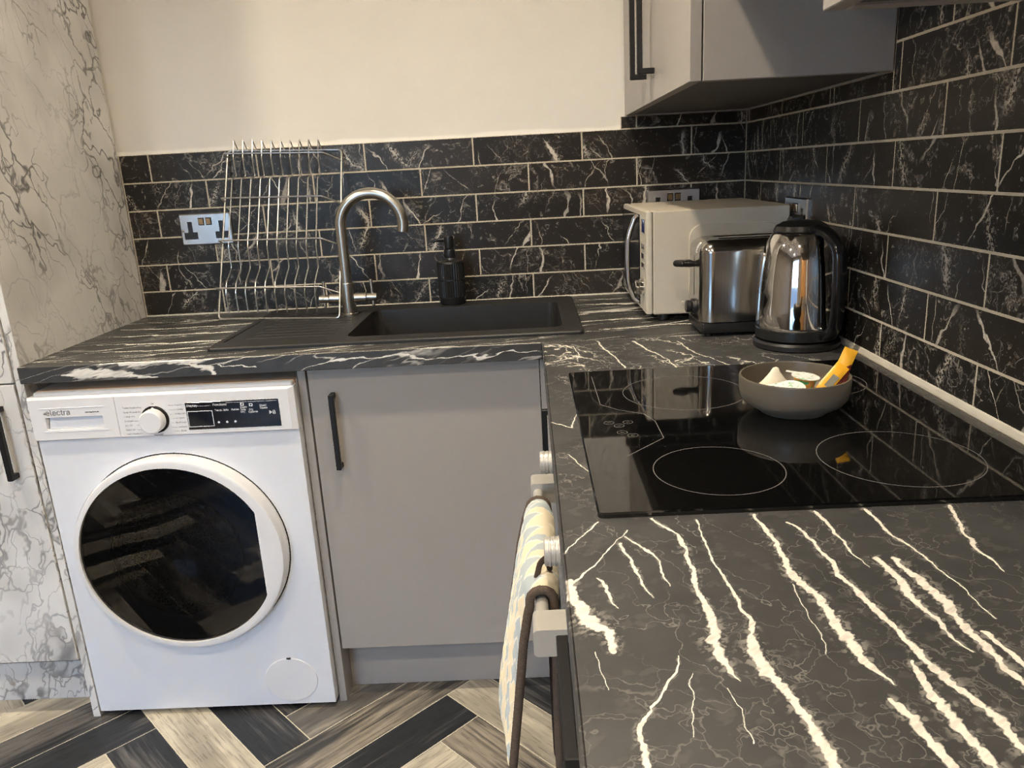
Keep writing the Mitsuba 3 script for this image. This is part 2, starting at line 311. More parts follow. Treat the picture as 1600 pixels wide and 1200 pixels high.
def glove_fn(p, n, uv):
    u, v = uv.x*6.0, uv.y*9.0
    tri_ = dr.abs(u-dr.floor(u)-.5)*1.2
    band = v+tri_*1.3
    k = dr.floor(band); r = cell_rand(k, dr.floor(u), 3.)
    line = smoothstep(.0, .12, band-k)*smoothstep(1., .88, band-k)
    c = mix((.66, .58, .42), (.36, .42, .44), smoothstep(.55, .6, r))
    c = mix(c, (.70, .62, .43), smoothstep(.28, .22, r))
    return mix((.76, .72, .63), c, .15+.75*line)
mat('mat_glove', proc(glove_fn), .85, spec=.15, sheen=.4)
mat('mat_quilt_dark', (.045, .032, .026), .9, spec=.1)
scene['mat_pane'] = {'type': 'thindielectric'}
scene['mat_smoked'] = {'type': 'thindielectric', 'int_ior': 1.3, 'specular_transmittance': {'type': 'rgb', 'value': [.19, .19, .195]}}
scene['mat_lamp'] = {'type': 'diffuse', 'reflectance': {'type': 'rgb', 'value': [.5, .5, .5]}}

# ------------------------------------------------------------------ the room
FX0, FX1, FY0 = -3.3, 0.008, -4.3
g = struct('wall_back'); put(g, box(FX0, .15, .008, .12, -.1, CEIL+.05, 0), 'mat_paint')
g2 = struct('wall_right'); put(g2, box(.008, .12, FY0-.1, .008, -.1, CEIL+.05, 0), 'mat_paint')
k = struct('wall_left'); put(k, box(FX0-.12, FX0, FY0-.1, .12, -.1, CEIL+.05, 0), 'mat_paint_dimmed')
k = struct('ceiling'); put(k, box(FX0-.12, .12, FY0-.1, .12, CEIL+.05, CEIL+.15, 0), 'mat_ceiling')
part(k, 'plasterboard', prism(sg.box(FX0, FY0, .008, .008).difference(sg.MultiPolygon([ellipse_poly(x, y, .046, n=24) for x, y in DOWNLIGHTS])), CEIL, CEIL+.05), 'mat_ceiling', 0)
# wall behind the camera: a glazed garden opening and an oak door
WX0, WX1, WZ1 = -2.9, -1.45, 2.1
DX0, DX1, DZ1 = -0.95, -0.15, 2.02
k = struct('wall_front')
put(k, prism(sg.box(FX0, -.1, .008, CEIL+.05).difference(sg.box(WX0, .0, WX1, WZ1)).difference(sg.box(DX0, .0, DX1, DZ1)), FY0-.1, FY0, 'y'), 'mat_paint_dimmed', 0)
k = struct('window_1')
fr = sg.box(WX0, .0, WX1, WZ1).difference(sg.box(WX0+.06, .06, (WX0+WX1)/2-.03, WZ1-.06)).difference(sg.box((WX0+WX1)/2+.03, .06, WX1-.06, WZ1-.06))
put(k, prism(fr, FY0-.08, FY0-.02, 'y'), 'mat_white_plastic', 0)
for a, b in ((WX0+.06, (WX0+WX1)/2-.03), ((WX0+WX1)/2+.03, WX1-.06)):
    y = FY0-.05; part(k, 'pane', trimesh.Trimesh([(a, y, .06), (b, y, .06), (b, y, WZ1-.06), (a, y, WZ1-.06)], [[0, 1, 2], [0, 2, 3]]), 'mat_pane', False)
k = struct('door_1'); put(k, box(DX0+.002, DX1-.002, FY0-.06, FY0-.01, 0.003, DZ1-.002, .003), 'mat_oak')
part(k, 'door_handle', cat(cyl((DX0+.08, FY0-.01, 1.0), (DX0+.08, FY0+.045, 1.0), .01), cyl((DX0+.075, FY0+.04, 1.0), (DX0+.20, FY0+.04, 1.0), .009)), 'mat_brushed')

# floor: herringbone planks, pale joints
fl = struct('floor'); put(fl, box(FX0-.1, .1, FY0-.1, .1, -.1, -.0012, 0), 'mat_floor_joint')
PW, PL, T0, S0 = .1185, .5595, -.776, -1.577
TONE_A = {0: 'dark', -1: 'dark', -2: 'light', -3: 'dark', 1: 'light', 2: 'dark'}
TONE_B = {-1: 'streaky', 0: 'dark', 1: 'light', -2: 'grey', 2: 'dark', -3: 'dark'}
MTONE_A = {0: 'light', -1: 'dark', -2: 'dark', 1: 'dark', 2: 'dark', -3: 'grey'}
MTONE_B = {0: 'light', 1: 'streaky', -1: 'dark', -2: 'grey', 2: 'light'}
area = sg.box(FX0+.01, FY0+.01, .0, -.03)
rng = random.Random(4)
for col in range(-8, 8):
    for j in range(-40, 41):
        for sgn in (1, -1):
            dt = ds = col*PL
            if sgn > 0: t0, t1, s0, s1 = T0+dt+PW*j, T0+dt+PW*(j+1), S0+ds-PW*j-PL, S0+ds-PW*j
            else: t0, t1, s0, s1 = T0+dt+PW*j, T0+dt+PW*j+PL, S0+ds-PW*j, S0+ds-PW*j+PW
            e = .0015
            q = sg.Polygon([((s+t)*.70711, (s-t)*.70711) for s, t in ((s0+e, t0+e), (s1-e, t0+e), (s1-e, t1-e), (s0+e, t1-e))]).intersection(area)
            tone = rng.choice(['dark', 'dark', 'streaky', 'light', 'light', 'grey'])
            if q.is_empty or q.area < 2e-4 or q.geom_type != 'Polygon': continue
            if q.centroid.y > -.2: continue
            d = {(0, 1): TONE_A, (1, 1): TONE_B, (0, -1): MTONE_A, (1, -1): MTONE_B}.get((col, sgn), {})
            tone = d.get(j, tone)
            part(fl, 'plank', plate(q, -.009, 0, 'z', .0006), f'mat_plank_{tone}_{"a" if sgn > 0 else "b"}', False)

# tiles, grout and sealant
PX, PZ, Z0 = .302, .0765, .905
def tile(u0, u1, z0, z1, wall):
    c = .0012; e = .0015; u0 += e; u1 -= e; z0 += e; z1 -= e
    if u1-u0 < .006 or z1-z0 < .006: return None
    P = [(u, 0.0072, z) for u in (u0, u1) for z in (z0, z1)]+[(u, c, z) for u in (u0, u1) for z in (z0, z1)]+[(u, 0., z) for u in (u0+c, u1-c) for z in (z0+c, z1-c)]
    P = np.array(P)
    P = np.stack([-P[:, 0], P[:, 1], P[:, 2]], 1) if wall == 'b' else np.stack([P[:, 1], -P[:, 0], P[:, 2]], 1)
    return hull(P)
part(g, 'grout', box(-1.745, .0, 0.0006, .0079, .902, 1.3635, 0), 'mat_grout')
part(g, 'grout', box(-.345, .0, 0.0006, .0079, 1.3636, 1.3965, 0), 'mat_grout')
part(g2, 'grout', box(0.0006, .0079, -2.75, .0006, .902, 1.3635, 0), 'mat_grout')
part(g2, 'grout', box(0.0006, .0079, -2.75, .0006, 1.3636, 1.3965, 0), 'mat_grout')
part(g2, 'grout', box(0.0006, .0079, -1.477, -.8815, 1.3966, 1.598, 0), 'mat_grout')
def lay(owner, wall, row, a_lo, a_hi, zmax=9):
    odd = row % 2; z0, z1 = Z0+PZ*row, min(Z0+PZ*(row+1), zmax)
    if row == 0: z0 = .9105
    c = 0
    while True:
        u0, u1 = (c-.5*odd)*PX, (c+1-.5*odd)*PX
        if u0 >= a_hi: break
        u0, u1 = max(u0, a_lo), min(u1, a_hi)
        if u1 > u0:
            m = tile(u0, u1, z0, z1, wall)
            if m is not None: part(owner, 'tile', m, 'mat_tile', False)
        c += 1
for row in range(6):
    lay(g, 'b', row, 0., 1.744); lay(g2, 'r', row, 0., 2.75)
lay(g, 'b', 6, 0., .345, 1.3975)
lay(g2, 'r', 6, 0., .881, 1.3975); lay(g2, 'r', 6, .881, 1.477); lay(g2, 'r', 6, 1.477, 2.75, 1.3975)
lay(g2, 'r', 7, .881, 1.477); lay(g2, 'r', 8, .881, 1.477)
k = struct('trim_1'); put(k, hull([(x, y, z) for y in (-2.74, -.0045) for x, z in ((-.0002, .9102), (-.0002, .921), (-.003, .919), (-.0055, .9135), (-.0062, .9102))]), 'mat_sealant', False)
k = struct('trim_2'); put(k, hull([(x, y, z) for x in (-1.744, -.0095) for y, z in ((-.0002, .9102), (-.0002, .914), (-.0025, .9125), (-.0035, .9102))]), 'mat_sealant', False)

# ceiling downlights (real lamps)
for i, (x, y) in enumerate(DOWNLIGHTS):
    k = thing('ceiling_downlight', 'round recessed ceiling downlight with a white rim', 'ceiling light', 'recessed downlights in the ceiling')
    part(k, 'rim', lathe([(.041, CEIL-.004), (.052, CEIL-.004), (.055, CEIL-.0003), (.0455, CEIL-.0002), (.0455, CEIL+.02), (.041, CEIL+.02), (.041, CEIL-.004)], 32, (x, y, 0)), 'mat_white_plastic')
    m = lathe([(0, 0), (.0405, 0)], 24, (x, y, CEIL+.008))
    if m.face_normals[0, 2] > 0: m.invert()
    scene[K(k+'__lamp')] = mikit.ply(m, 'mat_lamp', False, emitter={'type': 'area', 'radiance': {'type': 'rgb', 'value': [c*8 for c in LAMP]}})

# ------------------------------------------------------------------ big furniture
def bar_handle(parent, p0, p1, out, w=.011, name='handle', stand=.028):
    """square bar handle from p0 to p1 standing off along out"""
    p0, p1, out = map(lambda q: np.array(q, float), (p0, p1, out)); d = (p1-p0)/np.linalg.norm(p1-p0)
    def blk(a, b):
        lo, hi = np.minimum(a, b), np.maximum(a, b); lo2, hi2 = lo.copy(), hi.copy()
        for i in range(3):
            if hi[i]-lo[i] < 1e-6: lo2[i] -= w/2; hi2[i] += w/2
        return box(lo2[0], hi2[0], lo2[1], hi2[1], lo2[2], hi2[2], .0012)
    o = out*(stand-w/2)
    bar = blk(p0+o, p1+o) if True else None
    posts = [blk(p0+d*w/2, p0+d*w/2+out*stand), blk(p1-d*w/2, p1-d*w/2+out*stand)]
    M_ = man(bar)
    for q in posts: M_ = M_+man(q)
    return part(parent, name, tri(M_), 'mat_black_metal', 25, 'black square bar handle')

# tall marble cabinet, left
t = thing('tall_cabinet', 'tall white marble-effect cabinet at the left end of the worktop, black bar handle', 'cabinet')
part(t, 'side_panel', box(-1.763, -1.7452, -.6, -.004, .0, 2.25, .0008), 'mat_white_marble')
d = part(t, 'door', box(-2.36, -1.7665, -.603, -.585, .167, .8695, .001), 'mat_white_marble')
bar_handle(d, (-1.806, -.603, .823), (-1.806, -.603, .652), (0, -1, 0), .012)
part(t, 'door', box(-2.36, -1.7665, -.603, -.585, .8735, 2.25, .001), 'mat_white_marble')
part(t, 'plinth', box(-2.36, -1.7645, -.521, -.505, .0, .15, .001), 'mat_white_marble')
part(t, 'carcass', box(-2.36, -1.764, -.583, -.004, .1515, 2.25, .001), 'mat_carcass')

# washing machine
w = thing('washing_machine', 'white front-loading washing machine with a round smoked door, between marble cabinet and grey door', 'washing machine')
WX = (-1.741, -1.147); DC = (-1.4525, .450); RO = .2445
outer = sg.box(WX[0], .016, WX[1], .735)
fy = -.600
front = prism(outer.difference(ellipse_poly(*DC, .226, .226)), fy, fy+.03, 'y')
shell = cat(front, box(WX[0], WX[0]+.004, fy+.03, -.06, .016, .845, 0), box(WX[1]-.004, WX[1], fy+.03, -.06, .016, .845, 0), box(WX[0]+.004, WX[1]-.004, -.064, -.06, .016, .845, 0), box(WX[0]+.004, WX[1]-.004, fy+.03, -.064, .016, .02, 0))
part(w, 'body', shell, 'mat_white_enamel', 30)
for fx in (WX[0]+.05, WX[1]-.05):
    for fyy in (-.55, -.12): part(w, 'foot', cyl((fx, fyy, 0.0005), (fx, fyy, .0165), .02, 16), 'mat_black_plastic')
part(w, 'top_panel', box(WX[0]+.008, WX[1]-.003, fy+.014, -.06, .834, .8475, .002), 'mat_tan_panel', label='tan shaded top board of the machine')
part(w, 'top_lip', box(WX[0]+.008, WX[1]-.003, fy+.002, fy+.0138, .834, .8475, .003), 'mat_white_plastic')
# control panel with drawer recess and dial
cp = sg.box(WX[0]-.001, .7375, WX[1]+.001, .8385)
rec = rrect(-1.708, -1.578, .763, .7925, .003)
panel = hull([(x, y, z) for x0, x1, y, z0, z1 in ((WX[0]-.001, WX[1]+.001, fy+.02, .7375, .8385), (WX[0]-.001, WX[1]+.001, fy-.006, .7375, .8385), (WX[0]+.001, WX[1]-.012, fy-.011, .7405, .8335)) for x in (x0, x1) for z in (z0, z1)])
Mp = man(panel)-man(prism(rec, fy-.03, fy+.012, 'y'))-man(box(-1.5465, -1.5455, fy-.03, fy-.008, .73, .85, 0))
cpk = part(w, 'control_panel', tri(Mp), 'mat_white_plastic', 20)
yf = fy-.0111
part(cpk, 'drawer_pocket', cat(hull([(x, y, z) for x in (-1.706, -1.58) for y, z in ((fy+.011, .764), (fy+.011, .7915), (fy-.004, .764), (fy+.004, .7915))]), box(-1.7155, -1.5695, yf-.0012, yf, .8125, .8145, .0004), box(-1.7155, -1.5695, yf-.0012, yf, .7585, .7605, .0004)), 'mat_white_enamel')
part(cpk, 'logo', cat(words('electra', .0125, -1.7045, .7975, yf), trimesh.Trimesh([(-1.710, yf-.0005, .8015), (-1.7045, yf-.0005, .7985), (-1.7045, yf-.0005, .8050)], [[0, 1, 2]])), 'mat_print_grey', False, label='dark lettering electra')
part(cpk, 'model_lettering', box(-1.615, -1.584, yf-.0004, yf, .8005, .8028, 0), 'mat_print_grey', False)
KC = (-1.4615, .7775)
kx, kz = KC
part(cpk, 'dial_ring', cyl((kx, yf-.0001, kz), (kx, yf-.002, kz), .0315, 40), 'mat_gloss_black')
dk = part(cpk, 'dial', cat(cyl((kx, yf-.002, kz), (kx, yf-.026, kz), .0265, 40, .003), hull([(kx-.007, yf-.003, kz+.02), (kx+.007, yf-.003, kz+.02), (kx, yf-.003, kz+.0295), (kx-.007, yf-.02, kz+.02), (kx+.007, yf-.02, kz+.02), (kx, yf-.018, kz+.0275)])), 'mat_white_plastic', 30)
LT = [('Cotton Wash & Dry', -1.531, .8050), ('Synth Wash & Dry', -1.531, .7948), ('Cotton Dry', -1.531, .7846), ('Synthetic Dry', -1.531, .7744), ("Eco 40", -1.531, .7642), ("Rapid 15'", -1.531, .7540), ('Spin / Drain', -1.531, .7445)]
RT = [('Eco 40-60', -1.413, .8070), ('Cotton', -1.409, .7968), ('Cotton 20\u00b0', -1.417, .7866), ('Sport', -1.408, .7764), ('Wool & silk', -1.418, .7662), ('Delicate', -1.411, .7560), ('Rinse', -1.408, .7465)]
txt = [words(s, .0035, x, z, yf, depth=.0003) for s, x, z in LT+RT]+[words('Off', .0035, kx-.004, kz+.0345, yf, depth=.0003), words("Rapid 12'", .0035, kx-.009, kz-.0385, yf, depth=.0003)]
for i in range(7):
    txt += [box(-1.505, kx-.034, yf-.0003, yf, LT[i][2]+.001, LT[i][2]+.0015, 0)] if i > 3 else []
    txt += [box(kx+.034, RT[i][1]-.003, yf-.0003, yf, RT[i][2]+.001, RT[i][2]+.0015, 0)]
part(cpk, 'programme_lettering', cat(*txt), 'mat_print_grey', False, label='small grey programme names around the dial'); labels[cpk+'__programme_lettering']['kind'] = 'stuff'
dp = part(cpk, 'display_panel', plate(sg.box(-1.3895, .7495, -1.1815, .8125), yf+.001, yf-.0012, 'y', .0006), 'mat_gloss_black', False, label='glossy black display strip')
yd = yf-.0013
part(dp, 'screen', plate(sg.box(-1.386, .7575, -1.332, .7915), yd+.0005, yd-.0005, 'y', .0003), 'mat_screen', False)
sf = sg.box(-1.3875, .756, -1.3305, .793).difference(sg.box(-1.386, .7575, -1.332, .7915))
part(dp, 'screen_frame', prism(sf, yd-.0009, yd, 'y'), 'mat_print_white', False)
tx = [words('Display', .005, -1.387, .803, yd, True, .0003), words('Functions', .005, -1.3285, .803, yd, True, .0003), box(-1.365, -1.334, yd-.0003, yd, .8035, .8042, 0), box(-1.298, -1.185, yd-.0003, yd, .8085, .8092, 0)]
for s, x, z in (('Temp.', -1.3255, .7905), ('Spin', -1.3065, .7905), ('Extras', -1.288, .7905), ('Wash', -1.268, .795), ('Only', -1.268, .7895), ('Dry', -1.268, .784), ('Dry', -1.249, .789), ('Options', -1.251, .7835), ('Start/', -1.224, .797), ('Pause', -1.224, .7915)):
    tx.append(words(s, .0042, x, z, yd, True, .0003))
for x in (-1.320, -1.3015, -1.283): tx.append(cyl((x, yd, .7645), (x, yd-.0003, .7645), .0027, 12))
for x, z in ((-1.2665, .8), (-1.2475, .798)): tx.append(prism(sg.box(x, z, x+.008, z+.007).difference(sg.box(x+.002, z+.002, x+.006, z+.0055)), yd-.0003, yd, 'y'))
tx += [prism(sg.Polygon([(-1.2045, .778), (-1.2045, .787), (-1.1975, .7825)]), yd-.0003, yd, 'y'), box(-1.1965, -1.1945, yd-.0003, yd, .778, .787, 0), box(-1.193, -1.191, yd-.0003, yd, .778, .787, 0)]
labels[part(dp, 'lettering', cat(*tx), 'mat_print_white', False, label='white printed words and symbols')]['kind'] = 'stuff'
# door: ring, smoked glass with a cut-off grip side, seal and drum
def shift(poly, y): return poly
ring_o = ellipse_poly(*DC, RO, RO*.985, 96)
gl = ellipse_poly(DC[0]-.006, DC[1]-.001, .2235, .222, 96).intersection(sg.box(-2, 0, -1.2615, 1))
yo = -.640
def ring_mesh():
    o = np.array(ring_o.exterior.coords)[:-1]; P = []
    for q, y in ((1.0, fy-.0005), (1.0, fy-.030), (.985, fy-.038), (.965, yo)):
        P += [(DC[0]+(a-DC[0])*q, y, DC[1]+(b-DC[1])*q) for a, b in o]
    return tri(man(hull(P))-man(prism(gl, yo-.05, .0, 'y')))
part(w, 'door_gap_shade', prism(ellipse_poly(*DC, RO+.0028, RO*.985+.0028, 96).difference(ellipse_poly(*DC, .227, .227, 96)), fy-.0004, fy-.0001, 'y'), 'mat_soft_black', 0)  # black ring laid on the front as the shade around the door
dr_ = part(w, 'door_ring', ring_mesh(), 'mat_white_plastic', 40)
part(dr_, 'door_glass', (lambda c: trimesh.Trimesh([(DC[0]-.03, yo+.004, DC[1])]+[(a, yo+.0065, b) for a, b in c], [[0, i+1, (i+1) % len(c)+1] for i in range(len(c))]))(np.array(gl.buffer(.0).segmentize(.01).exterior.coords)[:-1][::-1]), 'mat_smoked', False, label='smoked dark door glass')
def ly(prof, c, n=64):
    m = lathe(prof, n); v = m.vertices.copy(); m.vertices = np.stack([c[0]+v[:, 0], -v[:, 2], c[1]+v[:, 1]], 1); m.fix_normals(); return m
def shell_y(prof, th, c):
    P = [(r, -y) for r, y in prof]; Q = [(r+th, -y) for r, y in prof][::-1]; m = ly(P+Q+[P[0]], c); return m
part(dr_, 'glass_bowl', ly([(.150, .632), (.146, .60), (.135, .56), (.10, .53), (.0, .52), (.0, .517), (.102, .527), (.138, .557), (.149, .598), (.153, .632), (.150, .632)], (DC[0]-.01, DC[1])), 'mat_smoked')
part(dr_, 'inner_ring', prism(ellipse_poly(DC[0]-.006, DC[1], .2225, .221).difference(ellipse_poly(DC[0]-.01, DC[1], .154)), -.628, -.624, 'y'), 'mat_soft_black', 0)
part(w, 'door_seal', shell_y([(.190, -.565), (.178, -.59), (.168, -.612)], .012, DC), 'mat_soft_black')
part(w, 'drum', ly([(.255, .50), (.255, .16), (.0, .14), (.0, .137), (.258, .157), (.258, .503), (.18, .55), (.177, .549), (.255, .50)], DC), 'mat_drum')
# filter cap
fc = (-1.2495, .086)
part(w, 'filter_cover', plate(ellipse_poly(*fc, .0655, .061), fy+.002, fy-.0025, 'y', .0015), 'mat_white_plastic', 30)
part(w, 'filter_notch', box(fc[0]-.004, fc[0]+.006, fy-.0035, fy-.0002, fc[1]+.0585, fc[1]+.0625, .0003), 'mat_soft_black')

# sink cabinet
s = thing('sink_cabinet', 'matt grey base cabinet under the sink with one black-handled door', 'cabinet')
part(s, 'end_panel', box(-1.1435, -1.1255, -.576, -.01, 0, .8715, .0008), 'mat_cabinet')
d = part(s, 'door', box(-1.1205, -.602, -.578, -.56, .152, .8685, .001), 'mat_cabinet')
bar_handle(d, (-1.0675, -.578, .812), (-1.0675, -.578, .634), (0, -1, 0), .011)
part(s, 'corner_post', box(-.6005, -.559, -.578, -.562, .152, .8685, .001), 'mat_cabinet')
part(s, 'plinth', box(-1.125, -.53, -.513, -.497, 0, .15, .001), 'mat_cabinet')
part(s, 'carcass', cat(box(-1.125, -1.108, -.559, -.012, .152, .8715, .0005), box(-.5, -.483, -.559, -.012, .152, .8715, .0005), box(-1.108, -.5, -.559, -.012, .152, .17, .0005)), 'mat_carcass')

# worktops
basin_hole = sg.box(-1.075, -.515, -.517, -.115)
wt = thing('worktop', 'black marble-effect worktop run along the back wall under the sink', 'worktop')
part(wt, 'slab', prism(sg.box(-1.7445, -.6095, -.0092, -.0002).difference(basin_hole), .8725, .91), 'mat_stone_back', 0)
part(wt, 'edge_seam', box(-1.33, -.596, -.6104, -.6092, .9085, .9101, 0), 'mat_sealant', label='thin pale seam along the front edge')
part(wt, 'front_edge', box(-1.7445, -.5945, -.6125, -.6095, .8725, .91, .0014), 'mat_stone_back')
wt2 = thing('worktop', 'black white-veined marble-effect worktop run along the right wall under the hob', 'worktop')
part(wt2, 'slab', prism(sg.box(-.5905, -2.74, -.0092, -.6130), .8725, .91), 'mat_stone_right', 0)
part(wt2, 'front_edge', box(-.5935, -.5905, -2.74, -.6130, .8725, .91, .0014), 'mat_stone_right')
labels[part(wt2, 'joint_strip', box(-.5935, -.0092, -.6129, -.6126, .88, .9101, 0), 'mat_sealant')] = {'label': 'thin pale joint line'}

# sink
sk = thing('kitchen_sink', 'matt black composite sink with a ribbed drainer and one bowl', 'sink')
def taper(x0, x1, y0, y1, z0, z1, d, r):
    P = []
    for z, q in ((z1, 0), (z0, d)):
        P += [(a, b, z) for a, b in rrect(x0+q, x1-q, y0+q, y1-q, r).exterior.coords[:-1]]
    return hull(P)
rim = plate(rrect(-1.353, -.497, -.545, -.045, .012), .9103, .9185, 'z', .003)
Ms = man(rim)+man(taper(-1.069, -.523, -.509, -.121, .722, .915, .012, .03))
Ms = Ms-man(taper(-1.048, -.542, -.489, -.138, .735, .93, .014, .025))-man(plate(rrect(-1.335, -1.075, -.49, -.15, .01), .93, .9165, 'z', .0005))
for i in range(7): Ms = Ms-man(box(-1.30+.012*(i % 2), -1.085, -.225-.036*i-.006, -.225-.036*i+.006, .9142, .93, .0015))
Ms = Ms-man(cyl((-1.105, -.171, .90), (-1.105, -.171, .93), .012))-man(cyl((-.79, -.31, .70), (-.79, -.31, .75), .043))
part(sk, 'basin', tri(Ms), 'mat_sink', 25)
part(sk, 'waste', cat(lathe([(0, .728), (.030, .728), (.0425, .7345), (.0425, .727), (0, .727)], 32, (-.79, -.31, 0))), 'mat_chrome')

# right-hand units
b = thing('corner_cabinet', 'narrow grey base cabinet between the corner and the oven', 'cabinet')
part(b, 'filler', box(-.575, -.559, -.642, -.58, .152, .8685, .001), 'mat_cabinet')
d = part(b, 'door', box(-.575, -.557, -.894, -.645, .152, .8685, .001), 'mat_cabinet')
bar_handle(d, (-.575, -.782, .812), (-.575, -.782, .634), (-1, 0, 0), .011)
part(b, 'carcass', box(-.556, -.02, -.894, -.645, .152, .8715, .001), 'mat_carcass')
part(b, 'plinth', box(-.513, -.497, -.894, -.53, 0, .15, .001), 'mat_cabinet')
o = thing('oven', 'built-in black glass oven with silver knobs and bar handle under the hob', 'oven')
part(o, 'body', box(-.556, -.03, -1.495, -.899, .14, .868, .001), 'mat_soft_black')
fa = part(o, 'control_fascia', box(-.580, -.557, -1.495, -.899, .757, .868, .0015), 'mat_oven_glass')
dd = part(o, 'door', box(-.582, -.557, -1.495, -.899, .152, .753, .0015), 'mat_oven_glass')
for y in (-1.04, -1.355):
    part(o, 'knob', cat(cyl((-.580, y, .80), (-.588, y, .80), .023, 32), cyl((-.588, y, .80), (-.611, y, .80), .0185, 32, .0015), *[cyl((-.590-.006*i, y, .80), (-.593-.006*i, y, .80), .0195, 32) for i in range(3)]), 'mat_oven_silver', label='ridged silver control knob')
hb = part(o, 'handle', cyl((-.6165, -1.43, .73), (-.6165, -.97, .73), .0085, 24), 'mat_oven_silver')
for y in (-.985, -1.43):
    part(o, 'handle_bracket', plate(rrect(-.6285, -.582, .711, .749, .008), y+.022, y-.022, 'y', .0015) if False else hull([(x, yy, z) for yy in (y-.022, y+.022) for x, z in rrect(-.6285, -.5825, .712, .748, .006).exterior.coords[:-1]]), 'mat_oven_silver')
r = thing('drawer_unit', 'grey base unit beyond the oven at the near end, black bar handle', 'cabinet')
part(r, 'carcass', box(-.556, -.02, -2.11, -1.501, .152, .8715, .001), 'mat_carcass')
for z0, z1 in ((.72, .8685), (.44, .716), (.152, .436)):
    d = part(r, 'drawer_front', box(-.575, -.557, -2.10, -1.502, z0, z1, .001), 'mat_cabinet')
    bar_handle(d, (-.575, -1.569, z1-.056), (-.575, -1.742, z1-.056), (-1, 0, 0), .012)
part(r, 'plinth', box(-.513, -.497, -2.11, -.90, 0, .138, .001), 'mat_cabinet')
r = thing('base_cabinet', 'grey base cabinet at the far near end under the worktop, beside the drawers', 'cabinet')
part(r, 'carcass', box(-.556, -.02, -2.72, -2.113, .152, .8715, .001), 'mat_carcass')
part(r, 'door', box(-.575, -.557, -2.72, -2.104, .152, .8685, .001), 'mat_cabinet')
part(r, 'plinth', box(-.513, -.497, -2.72, -2.113, 0, .15, .001), 'mat_cabinet')

# upper cabinets
u = thing('wall_cabinet', 'grey wall cabinet in the corner with two black-handled doors', 'wall cabinet')
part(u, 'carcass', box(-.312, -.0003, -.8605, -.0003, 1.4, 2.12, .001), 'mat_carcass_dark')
part(u, 'end_panel', box(-.312, -.0003, -.880, -.862, 1.397, 2.12, .001), 'mat_cabinet')
for y0, y1, hy in ((-.4535, -.003, -.398), (-.879, -.4565, -.512)):
    d = part(u, 'door', box(-.334, -.3145, y0, y1, 1.397, 2.12, .001), 'mat_cabinet')
    bar_handle(d, (-.334, hy, 1.4505), (-.334, hy, 1.64), (-1, 0, 0), .011, stand=.036)
u = thing('wall_cabinet', 'grey wall cabinet at the top right corner of the view, above the near worktop', 'wall cabinet')
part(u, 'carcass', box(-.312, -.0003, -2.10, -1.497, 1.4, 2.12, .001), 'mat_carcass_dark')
part(u, 'end_panel', box(-.312, -.0003, -1.496, -1.478, 1.397, 2.12, .001), 'mat_cabinet')
for y0, y1, hy in ((-1.787, -1.479, -1.75), (-2.10, -1.790, -1.83)):
    d = part(u, 'door', box(-.334, -.3145, y0, y1, 1.397, 2.12, .001), 'mat_cabinet')
    bar_handle(d, (-.334, hy, 1.452), (-.334, hy, 1.64), (-1, 0, 0), .011)
u = thing('extractor_hood', 'grey extractor hood between the two wall cabinets, above the hob', 'hood')
part(u, 'housing', box(-.305, -.0003, -1.476, -.882, 1.60, 2.12, .002), 'mat_cabinet')
part(u, 'filter_grille', box(-.28, -.03, -1.44, -.92, 1.5965, 1.5995, .001), 'mat_oven_silver')

# ------------------------------------------------------------------ hob
h = thing('induction_hob', 'black glass hob set into the right-hand worktop', 'hob')
part(h, 'glass', plate(rrect(-.5515, -.0345, -1.4965, -.8965, .006), .9102, .9158, 'z', .0016), 'mat_hob', 25)
def ring2(cx, cy, r, wd=.0011): return prism(ellipse_poly(cx, cy, r, n=72).difference(ellipse_poly(cx, cy, r-wd, n=72)), .9158, .91595)
for cx, cy, rr in ((-.398, -1.387, .0775), (-.178, -1.373, .0935), (-.375, -1.0545, .0972), (-.158, -1.035, .0775)):
    part(h, 'zone_ring', ring2(cx, cy, rr), 'mat_hob_print', False)
for x, y in ((-.509, -1.194), (-.496, -1.209), (-.482, -1.195), (-.495, -1.238), (-.482, -1.252)):
    part(h, 'touch_mark', cat(ring2(x, y, .0075, .0009), prism(sg.box(x-.003, y-.0006, x+.003, y+.0006), .9158, .91595)), 'mat_hob_print', False)
ln = sg.LineString([(-.513, -.935), (-.513, -1.104), (-.489, -1.134), (-.454, -1.160), (-.443, -1.196), (-.443, -1.268), (-.499, -1.330)]).buffer(.0006, cap_style='flat')
part(h, 'control_outline', prism(ln, .9158, .91595), 'mat_hob_print', False)

# ------------------------------------------------------------------ tap, dispenser, rack, sockets
t = thing('mixer_tap', 'brushed steel swan-neck mixer tap behind the sink drainer', 'tap')
TX, TY, TZ = -1.105, -.171, .9166
part(t, 'body', lathe([(0, TZ+.0002), (.022, TZ+.0002), (.022, TZ+.004), (.0185, TZ+.006), (.0185, 1.001), (.0172, 1.003), (0, 1.003)], 40, (TX, TY, 0)), 'mat_brushed')
rr = .0825; top = 1.150
P = np.vstack([np.array([(TX, TY, z) for z in np.linspace(1.002, top, 12)]), arc((TX+rr, TY, top), rr, 180, -14, 40, (1, 0, 0), (0, 0, 1))[1:]])
part(t, 'spout', tube(P, .0142, 24, up=(0, 1, 0)), 'mat_brushed')
for sg_ in (-1, 1):
    v = part(t, 'valve', cat(cyl((TX+sg_*.017, TY, .962), (TX+sg_*.05, TY, .962), .0125, 24), cyl((TX+sg_*.0505, TY, .962), (TX+sg_*.078, TY, .962), .0105, 24)), 'mat_brushed')
    part(v, 'lever', cyl((TX+sg_*.066, TY+.002, .938), (TX+sg_*.064, TY+.004, 1.009), .0042, 16), 'mat_brushed')

